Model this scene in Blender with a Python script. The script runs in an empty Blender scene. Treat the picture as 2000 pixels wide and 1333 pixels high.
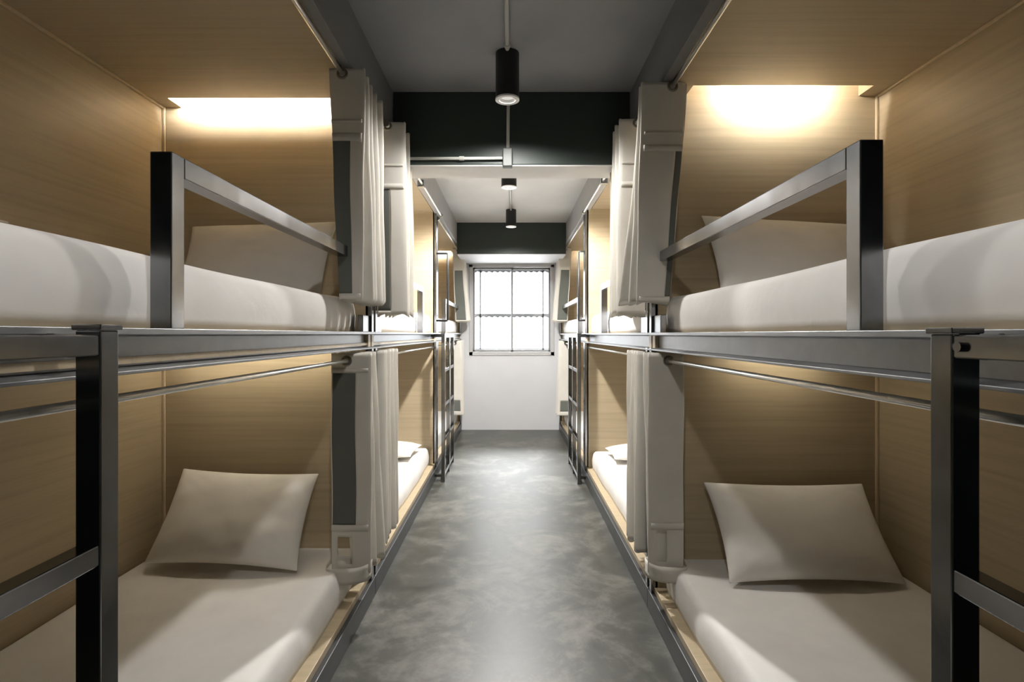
import bpy, bmesh, math, random
from mathutils import Vector, Matrix
random.seed(7)
C = bpy.context.scene.collection
S = bpy.context.scene

# ------------------------------------------------------------------ camera, sky, exposure
EYE = 1.19
cam_d = bpy.data.cameras.new('camera')
cam = bpy.data.objects.new('camera', cam_d)
C.objects.link(cam)
cam.location = (0, 0, EYE)
cam.rotation_euler = (math.radians(90), 0, 0)
cam_d.sensor_width = 36.0
cam_d.lens = 36.0 * 1075 / 2000
cam_d.shift_x = 0.0005
cam_d.shift_y = -0.00675
cam_d.clip_start = 0.02
S.camera = cam

W = bpy.data.worlds.new('overcast_sky')
S.world = W
W.use_nodes = True
bg = W.node_tree.nodes['Background']
bg.inputs['Color'].default_value = (0.95, 0.98, 1.0, 1)
# pale haze at eye level, a far brighter overcast sky high above it
_nt = W.node_tree
_tc = _nt.nodes.new('ShaderNodeTexCoord')
_sx = _nt.nodes.new('ShaderNodeSeparateXYZ')
_mr = _nt.nodes.new('ShaderNodeMapRange')
_mr.interpolation_type = 'SMOOTHSTEP'
_mr.inputs['From Min'].default_value = 0.42
_mr.inputs['From Max'].default_value = 0.72
_mr.inputs['To Min'].default_value = 4.5
_mr.inputs['To Max'].default_value = 48.0
_nt.links.new(_tc.outputs['Generated'], _sx.inputs[0])
_nt.links.new(_sx.outputs['Z'], _mr.inputs['Value'])
_nt.links.new(_mr.outputs['Result'], bg.inputs['Strength'])

S.view_settings.view_transform = 'Standard'
S.view_settings.look = 'None'
S.view_settings.gamma = 1.0
S.view_settings.exposure = 1.0
S.view_settings.use_curve_mapping = False

WALL_Y = 6.84
BACK_Y = -1.4
WX = 1.60          # room half width (behind the bunks' own back panels)
CEIL = 2.415
WIN = (-0.525, 0.53, 0.925, 2.065)   # window opening x0 x1 z0 z1

def area(name, loc, rot, sx, sy, power, col=(1, 1, 1), portal=False, spread=None):
    l = bpy.data.lights.new(name, 'AREA')
    l.shape = 'RECTANGLE'
    l.size = sx
    l.size_y = sy
    l.energy = power
    l.color = col
    if spread:
        l.spread = spread
    if portal:
        l.cycles.is_portal = True
    o = bpy.data.objects.new(name, l)
    C.objects.link(o)
    o.location = loc
    o.rotation_euler = rot
    return o

# sampling portal in the window opening (adds no light of its own)
area('window_daylight', (0, WALL_Y + 0.13, 1.495), (math.radians(-90), 0, 0), 1.05, 1.14, 1, portal=True)

# ------------------------------------------------------------------ materials
def mat(name):
    m = bpy.data.materials.new(name)
    m.use_nodes = True
    return m, m.node_tree, m.node_tree.nodes['Principled BSDF']

def coords(nt, scale):
    tc = nt.nodes.new('ShaderNodeTexCoord')
    mp = nt.nodes.new('ShaderNodeMapping')
    mp.inputs['Scale'].default_value = scale
    nt.links.new(tc.outputs['Object'], mp.inputs['Vector'])
    return mp.outputs['Vector']

def noise(nt, vec, scale, detail=4, rough=0.55, dist=0.0):
    n = nt.nodes.new('ShaderNodeTexNoise')
    n.inputs['Scale'].default_value = scale
    n.inputs['Detail'].default_value = detail
    n.inputs['Roughness'].default_value = rough
    n.inputs['Distortion'].default_value = dist
    nt.links.new(vec, n.inputs['Vector'])
    return n.outputs['Fac']

def ramp(nt, fac, stops):
    r = nt.nodes.new('ShaderNodeValToRGB')
    e = r.color_ramp.elements
    while len(e) < len(stops):
        e.new(0.5)
    for i, (p, c) in enumerate(stops):
        e[i].position = p
        e[i].color = (*c, 1) if len(c) == 3 else c
    nt.links.new(fac, r.inputs['Fac'])
    return r.outputs['Color']

def bump(nt, b, fac, strength, dist=0.01):
    n = nt.nodes.new('ShaderNodeBump')
    n.inputs['Strength'].default_value = strength
    n.inputs['Distance'].default_value = dist
    nt.links.new(fac, n.inputs['Height'])
    nt.links.new(n.outputs['Normal'], b.inputs['Normal'])

def mul(c, k):
    return tuple(x * k for x in c)

def make_wood(name, scale, base=(0.455, 0.37, 0.245)):
    m, nt, b = mat(name)
    v = coords(nt, scale)
    f = noise(nt, v, 1.0, 5, 0.6, 0.3)
    c = ramp(nt, f, [(0.25, mul(base, 0.86)), (0.5, base), (0.8, mul(base, 1.1))])
    nt.links.new(c, b.inputs['Base Color'])
    b.inputs['Roughness'].default_value = 0.42
    b.inputs['Specular IOR Level'].default_value = 0.35
    return m

def make_steel(name, base=(0.30, 0.305, 0.31), rough=0.34):
    m, nt, b = mat(name)
    v = coords(nt, (1, 1, 1))
    f = noise(nt, v, 14.0, 6, 0.65, 0.6)
    c = ramp(nt, f, [(0.3, mul(base, 0.88)), (0.55, base), (0.75, mul(base, 1.1))])
    nt.links.new(c, b.inputs['Base Color'])
    b.inputs['Metallic'].default_value = 1.0
    r = nt.nodes.new('ShaderNodeMapRange')
    r.inputs['To Min'].default_value = rough - 0.03
    r.inputs['To Max'].default_value = rough + 0.06
    nt.links.new(f, r.inputs['Value'])
    nt.links.new(r.outputs['Result'], b.inputs['Roughness'])
    bump(nt, b, noise(nt, v, 45.0, 3), 0.012, 0.002)
    return m

def make_cloth(name, base, weave=900, rough=0.9, wrinkle=0.0, trans=0.0):
    m, nt, b = mat(name)
    v = coords(nt, (1, 1, 1))
    f = noise(nt, v, 7.0, 4)
    c = ramp(nt, f, [(0.3, mul(base, 0.95)), (0.7, mul(base, 1.03))])
    nt.links.new(c, b.inputs['Base Color'])
    b.inputs['Roughness'].default_value = rough
    b.inputs['Specular IOR Level'].default_value = 0.15
    b.inputs['Sheen Weight'].default_value = 0.1
    if wrinkle:
        w = noise(nt, v, 9.0, 3, 0.5, 0.8)
        bump(nt, b, w, wrinkle, 0.02)
    else:
        bump(nt, b, noise(nt, v, weave, 2), 0.08, 0.001)
    if trans:
        t = nt.nodes.new('ShaderNodeBsdfTranslucent')
        nt.links.new(c, t.inputs['Color'])
        mx = nt.nodes.new('ShaderNodeMixShader')
        mx.inputs['Fac'].default_value = trans
        out = nt.nodes['Material Output']
        nt.links.new(b.outputs[0], mx.inputs[1])
        nt.links.new(t.outputs[0], mx.inputs[2])
        nt.links.new(mx.outputs[0], out.inputs['Surface'])
    return m

def make_paint(name, base, rough=0.6, var=0.06, sc=2.5, spec=0.4, bm=0.05):
    m, nt, b = mat(name)
    v = coords(nt, (1, 1, 1))
    f = noise(nt, v, sc, 5, 0.6)
    c = ramp(nt, f, [(0.3, mul(base, 1 - var)), (0.7, mul(base, 1 + var))])
    nt.links.new(c, b.inputs['Base Color'])
    b.inputs['Roughness'].default_value = rough
    b.inputs['Specular IOR Level'].default_value = spec
    if bm:
        bump(nt, b, noise(nt, v, 40, 3), bm, 0.003)
    return m

def make_emit(name, col, strength):
    m = bpy.data.materials.new(name)
    m.use_nodes = True
    nt = m.node_tree
    nt.nodes.clear()
    e = nt.nodes.new('ShaderNodeEmission')
    e.inputs['Color'].default_value = (*col, 1)
    e.inputs['Strength'].default_value = strength
    o = nt.nodes.new('ShaderNodeOutputMaterial')
    nt.links.new(e.outputs[0], o.inputs['Surface'])
    return m

M = {}
M['wood'] = make_wood('pale_wood_veneer', (1.3, 1.3, 55))
M['wood_flat'] = make_wood('pale_wood_veneer_flat', (1.3, 45, 45))
M['batten'] = make_wood('pale_wood_batten', (30, 30, 2), (0.62, 0.50, 0.34))
M['steel'] = make_steel('dark_painted_steel', (0.27, 0.28, 0.295), 0.17)
M['channel'] = make_steel('dark_channel_steel', (0.265, 0.275, 0.29), 0.36)
M['channel'].node_tree.nodes['Principled BSDF'].inputs['Metallic'].default_value = 0.75
M['ladder'] = make_steel('dark_ladder_steel', (0.22, 0.225, 0.23), 0.15)
M['chrome'] = make_steel('polished_rod', (0.97, 0.965, 0.94), 0.34)
M['sheet'] = make_cloth('white_cotton_sheet', (0.84, 0.82, 0.79), wrinkle=0.10)
M['pillow'] = make_cloth('white_pillowcase', (0.82, 0.79, 0.74), wrinkle=0.045)
M['blanket'] = make_cloth('beige_blanket', (0.42, 0.35, 0.26), weave=300)
M['curtain'] = make_cloth('off_white_curtain', (0.85, 0.82, 0.755), weave=700, trans=0.22)
M['mesh'] = make_cloth('grey_green_insert', (0.16, 0.17, 0.15), weave=700, trans=0.05)
M['eyelet'] = make_steel('eyelet_metal', (0.34, 0.32, 0.28), 0.3)
M['shaded_ceiling'] = make_paint('shaded_ceiling_paint', (0.30, 0.305, 0.32), 0.55, 0.07)  # first-bay ceiling, darkened for the shade behind the cross beam
M['dark_beam'] = make_paint('green_black_paint', (0.032, 0.042, 0.036), 0.5, 0.08)
M['lit_ceiling'] = make_paint('lit_ceiling_paint', (0.60, 0.59, 0.57), 0.7, 0.05)  # window light on the far ceiling and beam underside, put into the colour
M['white_wall'] = make_paint('white_wall_paint', (0.66, 0.665, 0.68), 0.6, 0.03)
M['alu'] = make_paint('white_window_metal', (0.52, 0.52, 0.52), 0.4, 0.02, bm=0)
M['grille'] = make_paint('grey_grille_paint', (0.09, 0.09, 0.09), 0.5, 0.02, bm=0)
M['sash'] = make_paint('grey_sash_metal', (0.26, 0.26, 0.26), 0.45, 0.02, bm=0)
M['black'] = make_paint('black_lamp_metal', (0.012, 0.012, 0.012), 0.4, 0.05, bm=0)
M['white_metal'] = make_paint('white_lamp_rim', (0.75, 0.75, 0.73), 0.4, 0.02, bm=0)
M['conduit'] = make_paint('pale_conduit_paint', (0.5, 0.5, 0.46), 0.4, 0.03, bm=0)
M['shaded_fascia'] = make_paint('shaded_soffit_paint', (0.17, 0.172, 0.178), 0.55, 0.08)  # fascia with the first bay's shade put into its colour
M['lit_fascia'] = make_paint('lit_soffit_paint', (0.40, 0.40, 0.40), 0.6, 0.06)  # same fascia past the beam, lightened to stand for window light
M['kick'] = make_paint('charcoal_kick_paint', (0.045, 0.047, 0.048), 0.4, 0.15, 6)
M['box'] = make_paint('grey_green_box', (0.028, 0.034, 0.028), 0.5, 0.1, bm=0)
M['led'] = make_emit('led_strip_light', (1.0, 0.985, 0.95), 175.0)
M['led_low'] = make_emit('lower_led_strip_light', (1.0, 0.915, 0.76), 24.0)
M['lens'] = make_emit('lamp_lens', (1.0, 0.95, 0.86), 0.35)
M['lens_far'] = make_emit('lamp_lens_far', (1.0, 0.95, 0.86), 1.0)

# concrete floor
m, nt, b = mat('polished_concrete')
v = coords(nt, (1, 1, 1))
f1 = noise(nt, v, 2.6, 9, 0.68, 0.8)
f2 = noise(nt, v, 9.0, 7, 0.7, 0.4)
mx = nt.nodes.new('ShaderNodeMath'); mx.operation = 'MULTIPLY_ADD'
nt.links.new(f2, mx.inputs[0]); mx.inputs[1].default_value = 0.55; nt.links.new(f1, mx.inputs[2])
c = ramp(nt, mx.outputs[0], [(0.50, (0.024, 0.0245, 0.019)), (0.75, (0.056, 0.056, 0.046)), (1.0, (0.16, 0.156, 0.135))])
nt.links.new(c, b.inputs['Base Color'])
rr = nt.nodes.new('ShaderNodeMapRange')
rr.inputs['From Min'].default_value = 0.5; rr.inputs['From Max'].default_value = 1.0
rr.inputs['To Min'].default_value = 0.33; rr.inputs['To Max'].default_value = 0.45
nt.links.new(mx.outputs[0], rr.inputs['Value'])
nt.links.new(rr.outputs['Result'], b.inputs['Roughness'])
bump(nt, b, noise(nt, v, 14, 4), 0.035, 0.004)
b.inputs['Specular IOR Level'].default_value = 0.5
M['floor'] = m

# window glass: clear, thin, with a fresnel sheen
m = bpy.data.materials.new('window_glass'); m.use_nodes = True
nt = m.node_tree; nt.nodes.clear()
tr = nt.nodes.new('ShaderNodeBsdfTransparent'); gl = nt.nodes.new('ShaderNodeBsdfGlossy')
gl.inputs['Roughness'].default_value = 0.02
fr = nt.nodes.new('ShaderNodeFresnel'); fr.inputs['IOR'].default_value = 1.45
mm = nt.nodes.new('ShaderNodeMixShader'); oo = nt.nodes.new('ShaderNodeOutputMaterial')
nt.links.new(fr.outputs[0], mm.inputs[0]); nt.links.new(tr.outputs[0], mm.inputs[1])
nt.links.new(gl.outputs[0], mm.inputs[2]); nt.links.new(mm.outputs[0], oo.inputs[0])
M['glass'] = m

# ------------------------------------------------------------------ mesh helpers
class MB:
    def __init__(self):
        self.v = []
        self.f = []
    def add(self, vs, fs):
        n = len(self.v)
        self.v += [tuple(p) for p in vs]
        self.f += [tuple(i + n for i in q) for q in fs]
        return self
    def box(self, x0, x1, y0, y1, z0, z1):
        vs = [(x, y, z) for z in (z0, z1) for y in (y0, y1) for x in (x0, x1)]
        return self.add(vs, [(0, 1, 3, 2), (4, 6, 7, 5), (0, 4, 5, 1), (2, 3, 7, 6), (0, 2, 6, 4), (1, 5, 7, 3)])
    def tube(self, pts, r, n=12, cap=True):
        pts = [Vector(p) for p in pts]
        rings = []
        for i, p in enumerate(pts):
            d = (pts[min(i + 1, len(pts) - 1)] - pts[max(i - 1, 0)]).normalized()
            a = Vector((0, 0, 1)) if abs(d.z) < 0.9 else Vector((1, 0, 0))
            u = d.cross(a).normalized()
            w = d.cross(u).normalized()
            rings.append([p + u * math.cos(2 * math.pi * k / n) * r + w * math.sin(2 * math.pi * k / n) * r for k in range(n)])
        vs = [q for ring in rings for q in ring]
        fs = []
        for i in range(len(rings) - 1):
            for k in range(n):
                fs.append((i * n + k, i * n + (k + 1) % n, (i + 1) * n + (k + 1) % n, (i + 1) * n + k))
        if cap:
            fs.append(tuple(range(n)))
            fs.append(tuple((len(rings) - 1) * n + k for k in range(n)))
        return self.add(vs, fs)
    def prism_y(self, prof, y0, y1):
        n = len(prof)
        vs = [(x, y0, z) for x, z in prof] + [(x, y1, z) for x, z in prof]
        fs = [(i, (i + 1) % n, n + (i + 1) % n, n + i) for i in range(n)]
        fs += [tuple(range(n)), tuple(range(n, 2 * n))]
        return self.add(vs, fs)
    def lathe(self, prof, cx, cy, n=32):
        vs = []
        for r, z in prof:
            for k in range(n):
                a = 2 * math.pi * k / n
                vs.append((cx + r * math.cos(a), cy + r * math.sin(a), z))
        fs = []
        for i in range(len(prof) - 1):
            for k in range(n):
                fs.append((i * n + k, i * n + (k + 1) % n, (i + 1) * n + (k + 1) % n, (i + 1) * n + k))
        fs.append(tuple(range(n)))
        fs.append(tuple((len(prof) - 1) * n + k for k in range(n)))
        return self.add(vs, fs)
    def torus(self, c, R, r, n=24, k=8):
        vs, fs = [], []          # ring in the XZ plane, axis along Y
        for i in range(n):
            a = 2 * math.pi * i / n
            for j in range(k):
                bb = 2 * math.pi * j / k
                rr_ = R + r * math.cos(bb)
                vs.append((c[0] + rr_ * math.cos(a), c[1] + r * math.sin(bb), c[2] + rr_ * math.sin(a)))
        for i in range(n):
            for j in range(k):
                fs.append((i * k + j, ((i + 1) % n) * k + j, ((i + 1) % n) * k + (j + 1) % k, i * k + (j + 1) % k))
        return self.add(vs, fs)
    def build(self, name, material, parent=None, bevel=0.0, smooth=False, seg=2):
        off = Vector((0, 0, 0))
        p = parent
        while p is not None:
            off += p.location
            p = p.parent
        me = bpy.data.meshes.new(name)
        me.from_pydata([tuple(Vector(q) - off) for q in self.v], [], self.f)
        bm = bmesh.new()
        bm.from_mesh(me)
        bmesh.ops.recalc_face_normals(bm, faces=bm.faces)
        bm.to_mesh(me)
        bm.free()
        me.materials.append(material)
        if smooth:
            for q in me.polygons:
                q.use_smooth = True
        o = bpy.data.objects.new(name, me)
        C.objects.link(o)
        if parent is not None:
            o.parent = parent
        if bevel:
            bv = o.modifiers.new('soft_edges', 'BEVEL')
            bv.width = bevel
            bv.segments = seg
            bv.limit_method = 'ANGLE'
            bv.angle_limit = math.radians(40)
        return o

def sbox(mb, s, a0, a1, y0, y1, z0, z1):
    """box given by distances from the aisle's centre line, on side s"""
    x0, x1 = sorted((s * a0, s * a1))
    return mb.box(x0, x1, y0, y1, z0, z1)

def tag(o, label, cat, group=None):
    o['label'] = label
    o['category'] = cat
    if group:
        o['group'] = group
    return o

def thing(name, label, cat, loc, group=None):
    o = bpy.data.objects.new(name, None)
    C.objects.link(o)
    o.location = loc
    o.empty_display_size = 0.1
    return tag(o, label, cat, group)

def struct(o):
    o['kind'] = 'structure'
    return o

# ------------------------------------------------------------------ the room
struct(MB().box(-WX - 0.1, WX + 0.1, BACK_Y - 0.1, WALL_Y + 0.2, -0.1, 0.0).build('floor', M['floor']))
struct(MB().box(-WX - 0.1, -WX, BACK_Y, WALL_Y, 0, 2.6).build('wall_left', M['dark_beam']))
struct(MB().box(WX, WX + 0.1, BACK_Y, WALL_Y, 0, 2.6).build('wall_right', M['dark_beam']))
struct(MB().box(-WX - 0.1, WX + 0.1, BACK_Y - 0.1, BACK_Y, 0, 2.6).build('wall_front', M['dark_beam']))
w = MB()
x0, x1, z0, z1 = WIN
w.box(-WX - 0.1, x0, WALL_Y, WALL_Y + 0.2, 0, 2.6)
w.box(x1, WX + 0.1, WALL_Y, WALL_Y + 0.2, 0, 2.6)
w.box(x0, x1, WALL_Y, WALL_Y + 0.2, 0, z0)
w.box(x0, x1, WALL_Y, WALL_Y + 0.2, z1, 2.6)
struct(w.build('wall_back', M['white_wall']))
# ceiling: shade painted dark over the first bay, window light pale past the beam
B1 = (2.78, 3.0, 2.046)
B2 = (6.04, WALL_Y, 2.07)
cl = struct(MB().box(-WX - 0.1, WX + 0.1, BACK_Y, B1[1], CEIL, CEIL + 0.12).build('ceiling', M['shaded_ceiling']))
struct(MB().box(-WX - 0.1, WX + 0.1, B1[1], WALL_Y, CEIL, CEIL + 0.12).build('ceiling', M['lit_ceiling']))
bm1 = MB().box(-0.598, 0.598, B1[0], B1[1], B1[2], CEIL)
o = struct(bm1.build('trim_1', M['dark_beam'], bevel=0.004))
o = struct(MB().box(-0.598, 0.598, B2[0], B2[1] - 0.002, B2[2], CEIL).build('trim_2', M['dark_beam'], bevel=0.004))
# thin pale strips painting window light onto the undersides of the cross beams
struct(MB().box(-0.597, 0.597, B1[0] + 0.004, B1[1], B1[2] - 0.006, B1[2]).build('trim_3', M['lit_ceiling']))
struct(MB().box(-0.597, 0.597, B2[0] + 0.004, B2[1] - 0.004, B2[2] - 0.006, B2[2]).build('trim_4', M['white_wall']))
for i, s in enumerate((-1, 1)):
    struct(sbox(MB(), s, 0.600, 0.640, BACK_Y, B1[1], 2.195, CEIL).build('trim_%d' % (5 + i), M['shaded_fascia'], bevel=0.003))
    struct(sbox(MB(), s, 0.600, 0.640, B1[1], WALL_Y - 0.002, 2.195, CEIL).build('trim_%d' % (7 + i), M['lit_fascia'], bevel=0.003))

# window
fr = MB()
y0, y1 = WALL_Y - 0.012, WALL_Y + 0.09
t = 0.045
fr.box(x0, x1, y0, y1, z1 - t, z1); fr.box(x0, x1, y0, y1, z0, z0 + t)
fr.box(x0, x0 + t, y0, y1, z0, z1); fr.box(x1 - t, x1, y0, y1, z0, z1)
fr.box(x0 - 0.03, x1 + 0.03, y0 - 0.012, y0 + 0.01, z1 - 0.012, z1 + 0.03)
win = struct(fr.build('window_1', M['alu'], bevel=0.003))
for k, (a, c_) in enumerate(((x0 + t, 0.02), (-0.005, x1 - t))):
    yy = WALL_Y + 0.03 + 0.025 * k
    q = MB()
    st = 0.022
    q.box(a, c_, yy, yy + 0.022, z0 + t, z0 + t + st); q.box(a, c_, yy, yy + 0.022, z1 - t - st, z1 - t)
    q.box(a, a + st, yy, yy + 0.022, z0 + t, z1 - t); q.box(c_ - st, c_, yy, yy + 0.022, z0 + t, z1 - t)
    so = q.build('sash', M['sash'], win, bevel=0.002)
    MB().box(a + st, c_ - st, yy + 0.009, yy + 0.013, z0 + t + st, z1 - t - st).build('pane', M['glass'], so)
g = MB()
yg = WALL_Y + 0.14
for zz in (z0 + 0.065, 1.43, z1 - 0.065):
    g.box(x0 + 0.01, x1 - 0.01, yg - 0.003, yg + 0.003, zz - 0.018, zz + 0.018)
    n_ = 14
    for i in range(n_):
        xa_ = x0 + 0.03 + (x1 - x0 - 0.06) * i / n_
        xb_ = xa_ + (x1 - x0 - 0.06) / n_ * 0.55
        g.add([(xa_, yg - 0.003, zz - 0.017), (xb_, yg - 0.003, zz - 0.034), (xb_ + 0.02, yg - 0.003, zz - 0.017),
               (xa_, yg + 0.003, zz - 0.017), (xb_, yg + 0.003, zz - 0.034), (xb_ + 0.02, yg + 0.003, zz - 0.017)],
              [(0, 1, 2), (3, 5, 4), (0, 3, 4, 1), (1, 4, 5, 2), (2, 5, 3, 0)])
for xx in (x0 + 0.13, x1 - 0.13):
    g.box(xx - 0.009, xx + 0.009, yg - 0.003, yg + 0.003, z0 + 0.005, z1 - 0.005)
g.build('security_grille', M['grille'], win)

# ------------------------------------------------------------------ bunks
TOE = {-1: 0.62, 1: 0.59}
BACK = 1.556
CAN = 2.203
D = {-1: (0.36, 2.46, 4.575, 6.80), 1: (0.30, 2.34, 4.45, 6.80)}
ZT = {-1: 1.2, 1: 1.196}
PT = 0.10            # partition thickness
SIDE = {-1: 'left', 1: 'right'}
PLACE = ('nearest the camera', 'in the middle of its row', 'at the window end')

def channel(s, toe, zb, zt):
    p = [(toe, zt), (toe + 0.042, zt), (toe + 0.042, zb), (toe, zb), (toe, zb + 0.006), (toe + 0.035, zb + 0.011),
         (toe + 0.035, zt - 0.014), (toe, zt - 0.011)]
    return [(s * a, z) for a, z in p]

def make_bunk(s, k):
    toe = TOE[s]
    zt = ZT[s]
    ya = D[s][k] + (PT if k else 0)
    yb = D[s][k + 1]
    head_far = k in (0, 2)
    nm = ('%s-hand built-in bunk bed of pale wood and dark steel, %s' % (SIDE[s], PLACE[k]))
    root = thing('bunk_bed', nm, 'bunk bed', (s * 1.1, (ya + yb) / 2, 0), 'built-in bunk beds along the aisle')
    ba = BACK
    # panels
    sbox(MB(), s, ba, ba + 0.03, ya, yb, 0.085, 2.30).build('back_panel', M['wood'], root)
    for (p0, p1, far) in [q for q in ((ya - 0.04 if k else ya - 0.03, ya, 0), (yb, yb + (0.04 if k < 2 else 0.03), 1)) if k or q[2]]:
        sbox(MB(), s, toe + 0.02, ba, p0, p1, 0.085, 2.30).build('end_panel', M['wood'], root, bevel=0.002)
        yy = (p0 + p1) / 2
        # dark steel post on the panel's aisle edge, and a cap strip behind it
        q = p1 - 0.032 if not far else p0
        sbox(MB(), s, toe + 0.004, toe + 0.034, q, q + 0.032, 0.02, 1.13).build('post', M['steel'], root, bevel=0.002)
        sbox(MB(), s, toe + 0.004, toe + 0.034, q, q + 0.032, zt - 0.002, CAN).build('post', M['steel'], root, bevel=0.002)
    sbox(MB(), s, ba - 0.012, ba, yb - 0.012, yb, 0.115, CAN).build('corner_batten', M['batten'], root, bevel=0.003)
    sbox(MB(), s, ba - 0.010, ba, ya, yb - 0.012, CAN - 0.010, CAN).build('corner_batten', M['batten'], root, bevel=0.002)
    # slots for the hidden reading light: at the head end
    lip, hd = (yb - 0.10, yb) if head_far else (ya + 0.10, ya)
    dirn = 1 if head_far else -1
    def ceiling_panel(name, z, th):
        q = MB()
        ed = 0.645
        if head_far:
            sbox(q, s, ed, ba, ya, lip, z, z + th)
            sbox(q, s, 1.475, ba, lip, hd, z, z + th)
            sbox(q, s, ed, 0.74, lip, hd, z, z + th)
        else:
            sbox(q, s, ed, ba, lip, yb, z, z + th)
            sbox(q, s, 1.475, ba, hd, lip, z, z + th)
            sbox(q, s, ed, 0.74, hd, lip, z, z + th)
        return q.build(name, M['wood_flat'], root)
    ceiling_panel('canopy', CAN, 0.018)
    sbox(MB(), s, toe - 0.012 if False else 0.6405, 0.646, ya, yb, CAN - 0.004, CAN + 0.03).build('canopy_edging', M['steel'], root)
    dz = 1.140
    ceiling_panel('lower_ceiling', dz, 0.012)
    # cove boxes with LED strips
    for z, top in ((CAN + 0.018, 2.30), (dz + 0.012, zt - 0.01)):
        ya_, yb_ = sorted((lip - dirn * 0.10, hd))
        cv = MB()
        if dirn > 0:
            sbox(cv, s, 0.74, 1.475, ya_ - 0.01, ya_, z, top)
        else:
            sbox(cv, s, 0.74, 1.475, yb_, yb_ + 0.01, z, top)
        sbox(cv, s, 0.74, 1.475, ya_, yb_, top - 0.006, top)
        sbox(cv, s, 0.73, 0.74, ya_, yb_, z, top); sbox(cv, s, 1.475, 1.485, ya_, yb_, z, top)
        box = cv.build('light_cove', M['wood_flat'], root)
        yl = lip - dirn * (0.012 if top > 2 else 0.012)
        a0, a1 = (0.78, 1.46) if s < 0 else (0.92, 1.30)
        up = 0.010 if s < 0 else 0.034
        if top < 2:
            up = -0.014
        MB().tube([(s * a0, yl, z + up), (s * a1, yl, z + up)], 0.006, 8).build('reading_light', M['led'] if top > 2 else M['led_low'], box)
    # upper deck
    sbox(MB(), s, toe + 0.044, ba, ya, yb, zt - 0.012, zt - 0.002).build('upper_deck', M['wood_flat'], root)
    # lower deck
    sbox(MB(), s, toe + 0.018, ba, ya, yb, 0.085, 0.112).build('lower_deck', M['wood_flat'], root, bevel=0.002)
    # steel channels running along the aisle
    e0 = D[s][k] + (PT / 2 + 0.001 if k else -1.2)
    e1 = D[s][k + 1] + (PT / 2 if k < 2 else 0.036)
    MB().prism_y(channel(s, toe, zt - 0.0755, zt), e0, e1).build('upper_channel', M['channel'], root, bevel=0.0012)
    sbox(MB(), s, toe, toe + 0.042, e0, e1, 0.0, 0.085).build('base_channel', M['kick'], root, bevel=0.003)
    # guard rail
    gp = {(-1, 0): 1.004, (-1, 1): 3.85, (-1, 2): 5.2, (1, 0): 0.931, (1, 1): 3.61, (1, 2): 4.90}[(s, k)]
    top = zt + 0.324
    if k == 1:
        r0, r1 = ya, gp
    else:
        r0, r1 = gp + 0.04, yb
    gr = sbox(MB(), s, toe, toe + 0.04, r0, r1, top - 0.04, top).build('guard_rail', M['steel'], root, bevel=0.002)
    sbox(MB(), s, toe, toe + 0.04, gp, gp + 0.04, zt - 0.001, top).build('guard_post', M['steel'], gr, bevel=0.002)
    # flat steel lug at the foot of the head post
    if k in (0, 1):
        l0, l1 = (yb - 0.115, yb - 0.004) if k == 0 else (ya + 0.004, ya + 0.115)
        sbox(MB(), s, toe + 0.012, toe + 0.036, l0, l1, zt, zt + 0.072).build('steel_lug', M['steel'], root, bevel=0.002)
    # curtain rods
    for (ra, rz) in (((0.64, 0.586, 0.627)[k], CAN - 0.028), (toe + 0.038, 1.083)):
        rod = MB().tube([(s * ra, ya + 0.004, rz), (s * ra, yb - 0.004, rz)], 0.0075, 12).build('curtain_rod', M['chrome'], root, smooth=True)
        for yq in (ya + 0.006, yb - 0.006):
            MB().tube([(s * ra, yq - 0.005, rz), (s * ra, yq + 0.005, rz)], 0.016, 16).build('rod_socket', M['eyelet'], rod)
        if rz > 2 and k == 1:
            yq = (3.60, 3.52)[s > 0]
            sbox(MB(), s, ra - 0.012, ra + 0.03, yq, yq + 0.05, rz - 0.02, rz + 0.026).build('rod_bracket', M['steel'], rod, bevel=0.002)
    # grab handle by the ladder opening
    if k == 2:
        yh = D[s][2] + 0.02
        xo = (0.532, 0.545)[s > 0]
        MB().tube([(s * (toe + 0.012), yh, 1.863), (s * (xo + 0.004), yh, 1.863), (s * xo, yh, 1.859), (s * xo, yh, 1.306),
                   (s * (xo + 0.004), yh, 1.302), (s * (toe + 0.012), yh, 1.302)], 0.0085, 10).build('grab_handle', M['black'], root, smooth=True)
    return root

for s in (-1, 1):
    for k in range(3):
        make_bunk(s, k)

# ------------------------------------------------------------------ ladders
def make_ladder(s, ys, a, size, label, zt, bolt=False):
    mid = (ys[0] + ys[-1]) / 2
    root = thing('bunk_ladder', label, 'ladder', (s * a, mid, 0), 'steel ladders bolted to the bunks')
    for y in ys:
        sbox(MB(), s, a, a + size, y, y + size, 0, zt).build('post', M['ladder'], root, bevel=0.002)
    n = len(ys)
    zs = [1.175 - 0.279 * i for i in range(5)]
    for i in range(n - 1):
        lo, hi = sorted((ys[i], ys[i + 1]))
        for z in zs:
            sbox(MB(), s, a + 0.002, a + 0.031, lo + size - 0.002, hi + 0.002, z - 0.014, z + 0.014).build('rung', M['ladder'], root, bevel=0.002)
    for y in (min(ys), max(ys)):
        for z in (1.165, 0.04):
            sbox(MB(), s, a + size - 0.002, TOE[s] + 0.03, y + 0.003, y + size - 0.003, z, z + 0.026).build('bracket', M['ladder'], root, bevel=0.002)
    for y in (ys if n == 2 else ys[:1]):
        sbox(MB(), s, a - 0.002, a + size + 0.004, y - 0.002, y + size + 0.006, zt + 0.0005, zt + 0.008).build('end_cap', M['ladder'], root, bevel=0.0015)
    if bolt:
        y = max(ys) - 0.012
        MB().tube([(s * (a + 0.004), y, 1.175), (s * (a - 0.004), y, 1.175)], 0.006, 12).build('bolt', M['ladder'], root)
    return root

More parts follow.
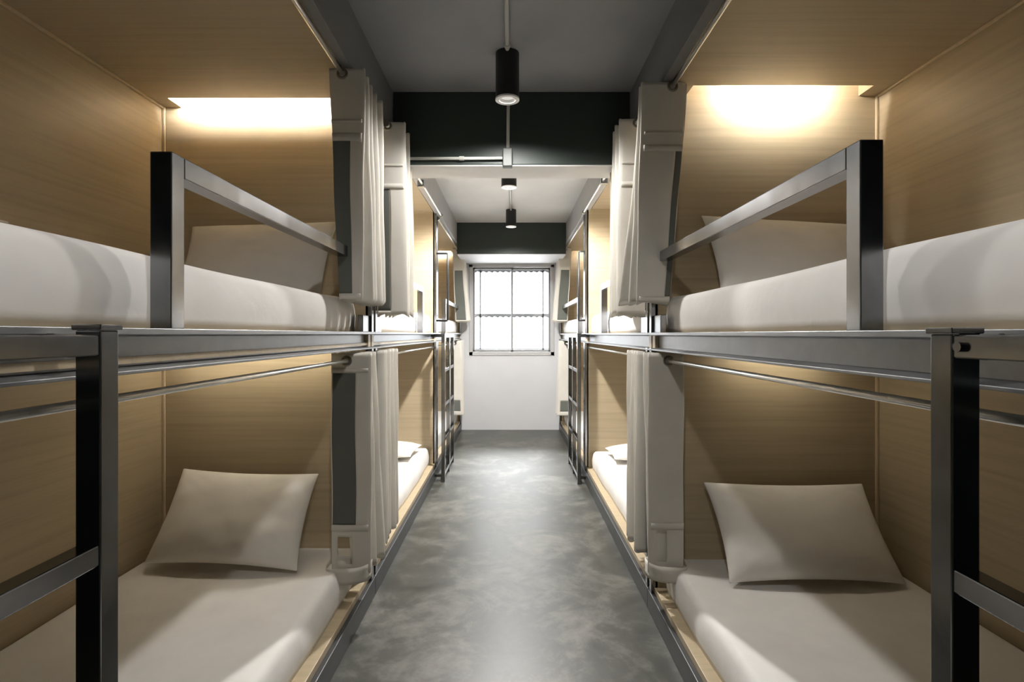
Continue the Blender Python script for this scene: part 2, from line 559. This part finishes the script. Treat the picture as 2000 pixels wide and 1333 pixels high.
make_ladder(-1, (0.40, 0.73), 0.545, 0.034, 'dark steel ladder of the left bunk nearest the camera, cut by the left picture edge', 1.195)
make_ladder(1, (0.33, 0.655), 0.524, 0.034, 'dark steel ladder with a bolted rung at the right picture edge', 1.190, True)
make_ladder(-1, (4.42, 4.755, 5.096), 0.535, 0.029, 'narrow steel ladder far down the aisle on the left, near the window', 1.192)
make_ladder(1, (4.35, 4.69, 5.03), 0.521, 0.029, 'narrow steel ladder far down the aisle on the right, near the window', 1.188)

# ------------------------------------------------------------------ bedding
def make_mattress(s, k, upper):
    ya = D[s][k] + (PT if k else 0) + 0.012
    yb = D[s][k + 1] - 0.012
    if upper:
        z0 = ZT[s] + 0.0005
        z1 = 1.344
        a0 = TOE[s] + (0.068 if k == 0 else 0.052)
    else:
        z0, z1 = 0.1125, 0.245
        a0 = TOE[s] + 0.062
    a1 = BACK - 0.004 - (0.010)
    rnd = random.Random(11 * k + (5 if upper else 0) + s)
    ph = [rnd.uniform(0, 6.28) for _ in range(6)]
    R_ = 0.026
    def grid(lo, hi, n):
        e = [0, 0.12, 0.3, 0.6, 1.0]
        return [lo + R_ * t for t in e] + [lo + R_ + (hi - lo - 2 * R_) * i / n for i in range(1, n)] + [hi - R_ * t for t in reversed(e)]
    ga, gy = grid(a0, a1, 16), grid(ya, yb, 64)
    gz = [z0 + (z1 - R_ - z0) * i / 5 for i in range(6)] + [z1 - R_ * t for t in (0.6, 0.3, 0.12, 0)]
    nx, ny, nz = len(ga) - 1, len(gy) - 1, len(gz) - 1
    mb = MB()
    me_v = {}
    vs, fs = [], []
    def key(i, j, l):
        if (i, j, l) not in me_v:
            p = Vector((ga[i], gy[j], gz[l]))
            q = Vector((min(max(p.x, a0 + R_), a1 - R_), min(max(p.y, ya + R_), yb - R_), min(p.z, z1 - R_)))
            dlt = p - q
            if dlt.length > 1e-9:
                p = q + dlt.normalized() * min(R_, max(abs(dlt.x), abs(dlt.y), abs(dlt.z)))
            w_ = (p.z - z0) / (z1 - z0)
            y = p.y
            side = max(0, 1 - (p.x - a0) / 0.05)
            p.x += side * (0.004 * math.sin(y * 5.1 + ph[0]) + 0.0015 * math.sin(y * 13 + ph[1]) - 0.006 * math.sin(math.pi * min(1, w_)) + 0.018 * max(0, w_ - 0.5))
            if w_ > 0.7:
                p.z += (0.003 * math.sin(y * 3.1 + ph[2]) * math.sin(p.x * 5 + ph[3]) + 0.0012 * math.sin(y * 9 + p.x * 7 + ph[4])) * (w_ - 0.7) / 0.3
            me_v[(i, j, l)] = len(vs)
            vs.append((s * p.x, p.y, p.z))
        return me_v[(i, j, l)]
    for j in range(ny):
        for i in range(nx):
            for l in (0, nz):
                fs.append((key(i, j, l), key(i + 1, j, l), key(i + 1, j + 1, l), key(i, j + 1, l)))
        for l in range(nz):
            for i in (0, nx):
                fs.append((key(i, j, l), key(i, j + 1, l), key(i, j + 1, l + 1), key(i, j, l + 1)))
    for i in range(nx):
        for l in range(nz):
            for j in (0, ny):
                fs.append((key(i, j, l), key(i + 1, j, l), key(i + 1, j, l + 1), key(i, j, l + 1)))
    mb.add(vs, fs)
    o = mb.build('mattress', M['sheet'], smooth=True)
    lab = 'white-sheeted mattress on the %s bunk of the %s-hand bed %s' % ('upper' if upper else 'lower', SIDE[s], PLACE[k])
    tag(o, lab, 'mattress', 'mattresses in white sheets')
    return o

for s in (-1, 1):
    for k in range(3):
        for up in (True, False):
            make_mattress(s, k, up)

def make_pillow(corners, thick, label, seed, group='white pillows at the bed heads'):
    """corners: bottom-left, bottom-right, top-right, top-left; belly towards the second normal"""
    bl, br, tr_, tl = [Vector(c) for c in corners]
    n = 34
    rnd = random.Random(seed)
    ph = [rnd.uniform(0, 6.28) for _ in range(8)]
    nrm = (br - bl).cross(tl - bl).normalized()
    if nrm.y > 0:
        nrm = -nrm
    vs, fs = [], []
    def surf(i, j, sd):
        u, v = -1 + 2 * i / n, -1 + 2 * j / n
        # pinched outline
        uu = u * (1 - 0.055 * (1 - v * v))
        vv = v * (1 - 0.075 * (1 - u * u))
        p = (bl * (1 - uu) * (1 - vv) + br * (1 + uu) * (1 - vv) + tr_ * (1 + uu) * (1 + vv) + tl * (1 - uu) * (1 + vv)) / 4
        e = ((1 - abs(u) ** 2.6) * (1 - abs(v) ** 2.6))
        h = thick * max(e, 0) ** 0.55
        h *= 1 - 0.10 * v
        wr = 0.0025 * math.sin(9 * u + 5 * v + ph[0]) + 0.002 * math.sin(16 * u * v + ph[1]) + 0.0018 * math.sin(13 * v - 6 * u + ph[2])
        corner = (abs(u) * abs(v)) ** 2
        wr += 0.006 * corner * math.sin(22 * (abs(u) - abs(v)) + ph[3]) * e * 4
        h += 0.45 * wr * min(1, e * 3)
        return p + nrm * (h * (1.0 if sd > 0 else -0.35) + thick * 0.35)
    idx = {}
    for sd in (1, -1):
        for j in range(n + 1):
            for i in range(n + 1):
                edge = i in (0, n) or j in (0, n)
                kx = (i, j, 0 if edge else sd)
                if kx not in idx:
                    idx[kx] = len(vs)
                    vs.append(surf(i, j, sd))
    for sd in (1, -1):
        g_ = lambda i, j: idx[(i, j, 0 if (i in (0, n) or j in (0, n)) else sd)]
        for j in range(n):
            for i in range(n):
                fs.append((g_(i, j), g_(i + 1, j), g_(i + 1, j + 1), g_(i, j + 1)))
    o = MB().add(vs, fs).build('pillow', M['pillow'], smooth=True)
    ss = o.modifiers.new('smooth_cloth', 'SUBSURF'); ss.levels = 1; ss.render_levels = 1
    return tag(o, label, 'pillow', group)

def P(px, py, d):
    return ((px - 999) * d / 1075, d, EYE - (py - 653) * d / 1075)

make_pillow([P(284, 1107, 2.20), P(588, 1122, 2.17), P(630, 928, 2.43), P(362, 918, 2.43)], 0.075,
            'white pillow leaning on the end panel of the lower left bunk', 1)
make_pillow([P(1417, 1146, 2.06), P(1768, 1148, 2.06), P(1680, 948, 2.31), P(1366, 945, 2.31)], 0.075,
            'white pillow leaning on the end panel of the lower right bunk', 2)
make_pillow([P(340, 598, 2.20), P(632, 608, 2.20), P(668, 440, 2.43), P(378, 450, 2.43)], 0.075,
            'white pillow behind the guard rail of the upper left bunk', 3)
make_pillow([P(1402, 600, 2.08), P(1690, 600, 2.08), P(1662, 446, 2.31), P(1362, 428, 2.31)], 0.075,
            'white pillow behind the guard rail of the upper right bunk', 4)
make_pillow([(-1.32, 4.02, 0.262), (-0.735, 4.04, 0.262), (-0.71, 4.42, 0.275), (-1.33, 4.42, 0.275)], 0.07,
            'small pillow lying flat at the far end of the middle lower left bunk', 5)
make_pillow([(0.735, 3.96, 0.262), (1.32, 3.92, 0.262), (1.33, 4.30, 0.275), (0.72, 4.30, 0.275)], 0.07,
            'small pillow lying flat at the far end of the middle lower right bunk', 6)

# folded blanket at the very left edge, on the upper bunk
bl = MB()
for i in range(3):
    bl.box(-1.10 + 0.006 * i, -0.752 - 0.006 * i, 0.50, 0.838 - 0.006 * i, 1.3475 + 0.0065 * i, 1.3535 + 0.0065 * i)
o = bl.build('folded_blanket', M['blanket'], bevel=0.005, seg=3)
tag(o, 'folded brown blanket just showing on the upper left bunk at the picture edge', 'blanket')

# ------------------------------------------------------------------ curtains
def catmull(p, n):
    out = []
    for i in range(len(p) - 1):
        p0, p1, p2, p3 = p[max(i - 1, 0)], p[i], p[i + 1], p[min(i + 2, len(p) - 1)]
        for k in range(n):
            t = k / n
            q = []
            for c in range(2):
                q.append(0.5 * (2 * p1[c] + (p2[c] - p0[c]) * t + (2 * p0[c] - 5 * p1[c] + 4 * p2[c] - p3[c]) * t * t
                                + (3 * p1[c] - p0[c] - 3 * p2[c] + p3[c]) * t ** 3))
            out.append(tuple(q))
    out.append(tuple(p[-1]))
    return out

def make_curtain(s, rod, z_top, z_bot, y0, dirn, length, folds, label, seed, amp=0.06, front=None, lean=0.0, mesh_u=(0.10, 0.62),
                 mesh_z=None, slot=None, band=None, front_w=None, front_c=0, fb=None, fold_b=None, hems=(), slot_depth=0.06, group='curtains bunched on the bunk rods', rod_z=None):
    """accordion-folded curtain. front panel faces the camera; dirn=+1: folds run away from the camera behind it"""
    rnd = random.Random(seed)
    root = thing('bunk_curtain', label, 'curtain', (s * rod, y0 + length / 2, 0), group)
    fw = front_w or amp
    top, bot = [], []
    cc = rod + (front_c or 0)
    step = length / folds
    for f in (0.0, 0.33, 0.66, 1.0):
        a = cc + fw - 2 * fw * f
        y = y0 - 0.004 * math.sin(f * 3.1)
        top.append((a, y)); bot.append(((fb[0] + fb[1] - 2 * fb[1] * f) if fb else a - lean * (0.55 + 0.45 * f), y + 0.004))
    for i in range(folds):
        sgn = 1 if i % 2 == 0 else -1           # +1 bed side, -1 aisle side
        for (kk, off) in ((0, 0.30), (1, 0.72)):
            y = y0 + step * (i + off + 0.15)
            if kk == 0:                          # leaving the previous turn
                pa, pb = top[-1][0], bot[-1][0]
                top.append((pa, y - step * 0.1)); bot.append((pb, y - step * 0.1))
            else:
                am = amp * rnd.uniform(0.72, 1.02)
                am2 = amp * rnd.uniform(0.62, 1.0)
                top.append((cc + sgn * am, y)); bot.append((fold_b[0] + sgn * fold_b[1] * am2 / amp if fold_b else cc + sgn * am2 - lean * (0.95 if sgn < 0 else 0.6), y + rnd.uniform(-0.1, 0.1) * step))
    NS = 7
    T = catmull(top, NS); B_ = catmull(bot, NS)
    nc = len(T)
    front_cols = 3 * NS
    rows = 56
    ph = rnd.uniform(0, 6)
    hem = [0.012 * math.sin(c * 0.45 + ph) + rnd.uniform(-0.002, 0.002) for c in range(nc)]
    vs = []
    for r in range(rows + 1):
        w_ = r / rows
        for c in range(nc):
            e = w_ ** 1.15
            a = T[c][0] * (1 - e) + B_[c][0] * e
            y = T[c][1] * (1 - e) + B_[c][1] * e
            rip = 0.0035 * math.sin(w_ * 9 + c * 0.05 + ph) * math.sin(math.pi * min(1, w_ * 1.2))
            zb = z_bot + (hem[c] if c > front_cols else 0)
            z = z_top + (zb - z_top) * w_
            if r == 0 and c > front_cols:
                z += 0.004 * math.sin(c * 0.9)
            vs.append((s * (a + rip), y + rip * 0.8, z))
    fab, ins = [], []
    H = z_top - z_bot
    for r in range(rows):
        zc = z_top - H * (r + 0.5) / rows
        for c in range(nc - 1):
            q = (r * nc + c, r * nc + c + 1, (r + 1) * nc + c + 1, (r + 1) * nc + c)
            u = (c + 0.5) / front_cols
            if slot and slot[2] < zc < slot[3]:
                am_ = abs(vs[q[0]][0])
                lo_, hi_ = cc - lean + fw - 2 * fw * slot[1], cc - lean + fw - 2 * fw * slot[0]
                if c < front_cols and lo_ < am_ < hi_ and T[c][1] < y0 + slot_depth:
                    continue
            if mesh_z and mesh_u[0] < u < mesh_u[1] and mesh_z[0] < zc < mesh_z[1]:
                ins.append(q)
            else:
                fab.append(q)
    def sheet(name, faces, m_, th):
        used = sorted({i for q in faces for i in q})
        mp = {i: j for j, i in enumerate(used)}
        mb = MB().add([vs[i] for i in used], [tuple(mp[i] for i in q) for q in faces])
        o = mb.build(name, m_, root, smooth=True)
        so = o.modifiers.new('cloth_thickness', 'SOLIDIFY'); so.thickness = th; so.offset = 0
        return o
    sheet('fabric', fab, M['curtain'], 0.0022)
    if ins:
        sheet('tinted_insert', ins, M['mesh'], 0.0016)
    # eyelets on the front panel and on the folds that cross the rod
    ez = rod_z
    MB().torus((s * rod, y0 - 0.004, ez), 0.0165, 0.0055).build('eyelet', M['eyelet'], root, smooth=True)
    for i in range(1, folds):
        MB().torus((s * rod, y0 + length * i / folds + 0.001, ez), 0.0165, 0.004, 18, 6).build('eyelet', M['eyelet'], root, smooth=True)
    # stitched header seam
    if band:
        zb_, zt_ = band
        n = 40
        pts = []
        for k in range(n):
            an = 2 * math.pi * k / n
            ca, sa = math.cos(an), math.sin(an)
            ax = abs(ca) ** 0.5 * (1 if ca > 0 else -1)
            ay = abs(sa) ** 0.6 * (1 if sa > 0 else -1)
            pts.append((rod - lean * 0.8 + (fw + 0.012) * ax, y0 + 0.035 + 0.062 * ay))
        bv = []
        for rr_ in range(5):
            z = zb_ + (zt_ - zb_) * rr_ / 4
            for k, (a, y) in enumerate(pts):
                bv.append((s * a, y + 0.004 * math.sin(rr_ * 1.3 + k * 0.5), z + 0.006 * math.sin(k * 0.33)))
        fs = []
        for rr_ in range(4):
            for k in range(n):
                fs.append((rr_ * n + k, rr_ * n + (k + 1) % n, (rr_ + 1) * n + (k + 1) % n, (rr_ + 1) * n + k))
        o = MB().add(bv, fs).build('tie_band', M['curtain'], root, smooth=True)
        so = o.modifiers.new('cloth_thickness', 'SOLIDIFY'); so.thickness = 0.003; so.offset = 0
    # stitched hem strips on the front panel
    for hz, hh in hems:
        hv, hf = [], []
        for r in range(3):
            z = hz + hh * (r - 1) / 2
            w_ = (z_top - z) / H
            e = w_ ** 1.15
            for c in range(front_cols + 1):
                a = T[c][0] * (1 - e) + B_[c][0] * e
                y = T[c][1] * (1 - e) + B_[c][1] * e
                rip = 0.0035 * math.sin(w_ * 9 + c * 0.05 + ph) * math.sin(math.pi * min(1, w_ * 1.2))
                hv.append((s * (a + rip), y + rip * 0.8 - 0.0035 - (0.001 if r == 1 else 0), z))
        n_ = front_cols + 1
        for r in range(2):
            for c in range(front_cols):
                hf.append((r * n_ + c, r * n_ + c + 1, (r + 1) * n_ + c + 1, (r + 1) * n_ + c))
        o = MB().add(hv, hf).build('hem_strip', M['curtain'], root, smooth=True)
        so = o.modifiers.new('cloth_thickness', 'SOLIDIFY'); so.thickness = 0.002; so.offset = 0
    return root

URZ = CAN - 0.028
LRZ = 1.083
make_curtain(-1, 0.64, 2.197, 1.322, 2.085, 1, 0.33, 9, 'off-white curtain with grey-green insert on the upper bunk, nearest on the left', 21,
             lean=0.045, mesh_u=(0.0, 0.60), mesh_z=(1.345, 1.925), amp=0.062, front_c=-0.012, fb=(0.612, 0.040), fold_b=(0.592, 0.058), rod_z=URZ, hems=((1.995, 0.012), (1.935, 0.03), (1.333, 0.022)))
make_curtain(1, 0.64, 2.192, 1.318, 2.19, 1, 0.135, 6, 'off-white curtain hanging on the upper bunk, nearest on the right', 22,
             lean=0.065, mesh_u=(0.0, 0.17), mesh_z=(1.335, 1.92), amp=0.074, front_w=0.082, front_c=-0.028, fb=(0.568, 0.060), fold_b=(0.555, 0.092), rod_z=URZ, hems=((1.99, 0.012), (1.93, 0.025), (1.330, 0.02)))
make_curtain(-1, 0.586, 2.194, 1.285, 2.61, 1, 0.29, 8, 'off-white curtain on the left just beyond the first upper partition', 23,
             lean=0.01, mesh_u=(0.0, 0.50), mesh_z=(1.30, 1.88), amp=0.062, front_c=-0.01, rod_z=URZ, hems=((1.99, 0.012), (1.89, 0.025)))
make_curtain(1, 0.586, 2.194, 1.285, 2.57, 1, 0.33, 8, 'off-white curtain on the right just beyond the first upper partition', 24,
             lean=0.01, mesh_u=(0.0, 0.10), mesh_z=(1.30, 1.88), amp=0.062, front_c=-0.01, rod_z=URZ, hems=((1.99, 0.012), (1.89, 0.025)))
make_curtain(-1, 0.627, 2.196, 1.34, 6.45, 1, 0.28, 7, 'pale curtain on the far left upper bunk beside the window', 25,
             lean=0.06, mesh_u=(0.1, 0.8), mesh_z=(1.36, 1.93), amp=0.062, rod_z=URZ)
make_curtain(1, 0.627, 2.196, 1.34, 6.40, 1, 0.28, 7, 'pale curtain on the far right upper bunk beside the window', 26,
             lean=0.06, mesh_u=(0.1, 0.8), mesh_z=(1.36, 1.93), amp=0.062, rod_z=URZ)
make_curtain(-1, 0.658, 1.112, 0.238, 2.20, 1, 0.22, 6, 'off-white curtain with dark insert and tie band, lower left bunk nearest', 27,
             mesh_u=(0.03, 0.66), mesh_z=(0.43, 1.035), slot=(0.15, 0.52, 0.275, 0.385), band=(0.200, 0.264), amp=0.068, front_w=0.074, front_c=-0.012, fold_b=(0.597, 0.048), rod_z=LRZ,
             hems=((1.045, 0.016), (0.415, 0.026)), slot_depth=0.30)
make_curtain(1, 0.628, 1.110, 0.245, 2.205, 1, 0.125, 5, 'plain off-white curtain with tie band, lower right bunk nearest', 28,
             slot=(0.48, 0.78, 0.275, 0.40), band=(0.205, 0.268), amp=0.060, front_w=0.066, front_c=-0.004, rod_z=LRZ, hems=((0.42, 0.026),))
make_curtain(-1, 0.658, 1.112, 0.215, 2.575, 1, 0.32, 9, 'gathered grey-white curtain on the left below the first partition, hanging loose', 29,
             amp=0.056, lean=0.012, rod_z=LRZ)
make_curtain(1, 0.628, 1.110, 0.215, 2.465, 1, 0.26, 8, 'gathered grey-white curtain on the right below the first partition, hanging loose', 30,
             amp=0.056, lean=0.012, rod_z=LRZ)
make_curtain(-1, 0.658, 1.112, 0.25, 6.38, 1, 0.3, 7, 'pale curtain on the far left lower bunk, below the window end', 31,
             amp=0.065, lean=0.03, mesh_u=(0.15, 0.8), mesh_z=(0.29, 0.42), rod_z=LRZ)
make_curtain(1, 0.628, 1.110, 0.25, 6.34, 1, 0.3, 7, 'pale curtain on the far right lower bunk, below the window end', 32,
             amp=0.065, lean=0.03, mesh_u=(0.15, 0.8), mesh_z=(0.29, 0.42), rod_z=LRZ)

# ------------------------------------------------------------------ ceiling lamps and conduits
def make_lamp(x, y, r, h, label, lens, watts):
    root = thing('ceiling_lamp', label, 'ceiling lamp', (x, y, CEIL), 'black cylinder lamps along the ceiling')
    zt_, zb_ = CEIL - 0.001, CEIL - h
    MB().lathe([(r, zt_), (r, zb_ + 0.006), (r - 0.002, zb_ + 0.004), (r * 0.86, zb_ + 0.03), (0.004, zb_ + 0.032)], x, y).build('body', M['black'], root)
    rim = MB()
    n = 32
    prof = [(r + 0.001, zb_ + 0.007), (r + 0.001, zb_), (r * 0.70, zb_), (r * 0.62, zb_ + 0.022), (r * 0.84, zb_ + 0.028)]
    vs = [(x + q * math.cos(2 * math.pi * k / n), y + q * math.sin(2 * math.pi * k / n), z) for q, z in prof for k in range(n)]
    fs = [(i * n + k, i * n + (k + 1) % n, (i + 1) * n + (k + 1) % n, (i + 1) * n + k) for i in range(len(prof) - 1) for k in range(n)]
    rim.add(vs, fs).build('rim', M['white_metal'], root)
    MB().lathe([(r * 0.64, zb_ + 0.022), (r * 0.55, zb_ + 0.014), (r * 0.3, zb_ + 0.011), (0.002, zb_ + 0.010)], x, y).build('lens', lens, root, smooth=True)
    if watts:
        l = bpy.data.lights.new('lamp_glow', 'SPOT')
        l.energy = watts; l.spot_size = math.radians(168); l.spot_blend = 0.4
        l.shadow_soft_size = 0.04; l.color = (1.0, 0.975, 0.945)
        lo = bpy.data.objects.new('lamp_glow', l)
        C.objects.link(lo)
        lo.location = (x, y, zb_ - 0.01)
    return root

make_lamp(-0.018, 2.40, 0.0515, 0.205, 'largest black cylinder ceiling lamp, nearest the camera', M['lens'], 22)
make_lamp(-0.018, 3.97, 0.055, 0.17, 'black cylinder lamp partly hidden behind the first cross beam', M['lens_far'], 150)
make_lamp(-0.004, 5.42, 0.051, 0.17, 'smallest black cylinder lamp, in front of the window beam', M['lens_far'], 32)

make_lamp(-0.010, 0.25, 0.0515, 0.17, 'added fill lamp, a black cylinder out of view above the camera', M['lens_far'], 17)  # unseen lamp, added as front fill for curtains, pillows and end panels

cd = MB()
cz = CEIL - 0.012
cd.tube([(-0.018, 0.31, cz), (-0.018, 2.34, cz)], 0.0085, 10)
cd.tube([(-0.018, 2.452, cz), (-0.016, 2.72, cz), (-0.016, 2.755, cz - 0.01), (-0.016, 2.768, cz - 0.04), (-0.018, 2.768, 2.12)], 0.0085, 10)
cond = cd.build('lamp_conduit', M['conduit'], smooth=True)
tag(cond, 'thin pale conduit along the dark ceiling down to the beam', 'conduit')
jb = MB().box(-0.044, 0.004, 2.737, 2.779, 2.026, 2.118).build('junction_box', M['box'], bevel=0.004)
tag(jb, 'small grey-green junction box on the lower edge of the dark beam', 'electrical box')
o = MB().tube([(-0.597, 2.765, 2.072), (-0.045, 2.765, 2.074)], 0.0075, 10).build('wall_conduit', M['conduit'], smooth=True)
tag(o, 'horizontal pale conduit running left along the dark beam', 'conduit')
for xx in (-0.25,):
    MB().tube([(xx - 0.012, 2.765, 2.0733), (xx + 0.012, 2.765, 2.0733)], 0.011, 10).build('coupling', M['conduit'], o)
MB().tube([(-0.018, 2.30, cz), (-0.018, 2.325, cz)], 0.012, 10).build('coupling', M['conduit'], cond)
o = MB().tube([(-0.014, 3.0, cz), (-0.014, 3.91, cz)], 0.0095, 10).build('lamp_conduit', M['conduit'], smooth=True)
tag(o, 'short pale conduit on the ceiling between the beam and the second lamp', 'conduit')
o = MB().tube([(-0.012, 4.03, cz), (-0.005, 5.365, cz)], 0.0095, 10).build('lamp_conduit', M['conduit'], smooth=True)
tag(o, 'pale conduit on the light ceiling linking the two farther lamps', 'conduit')
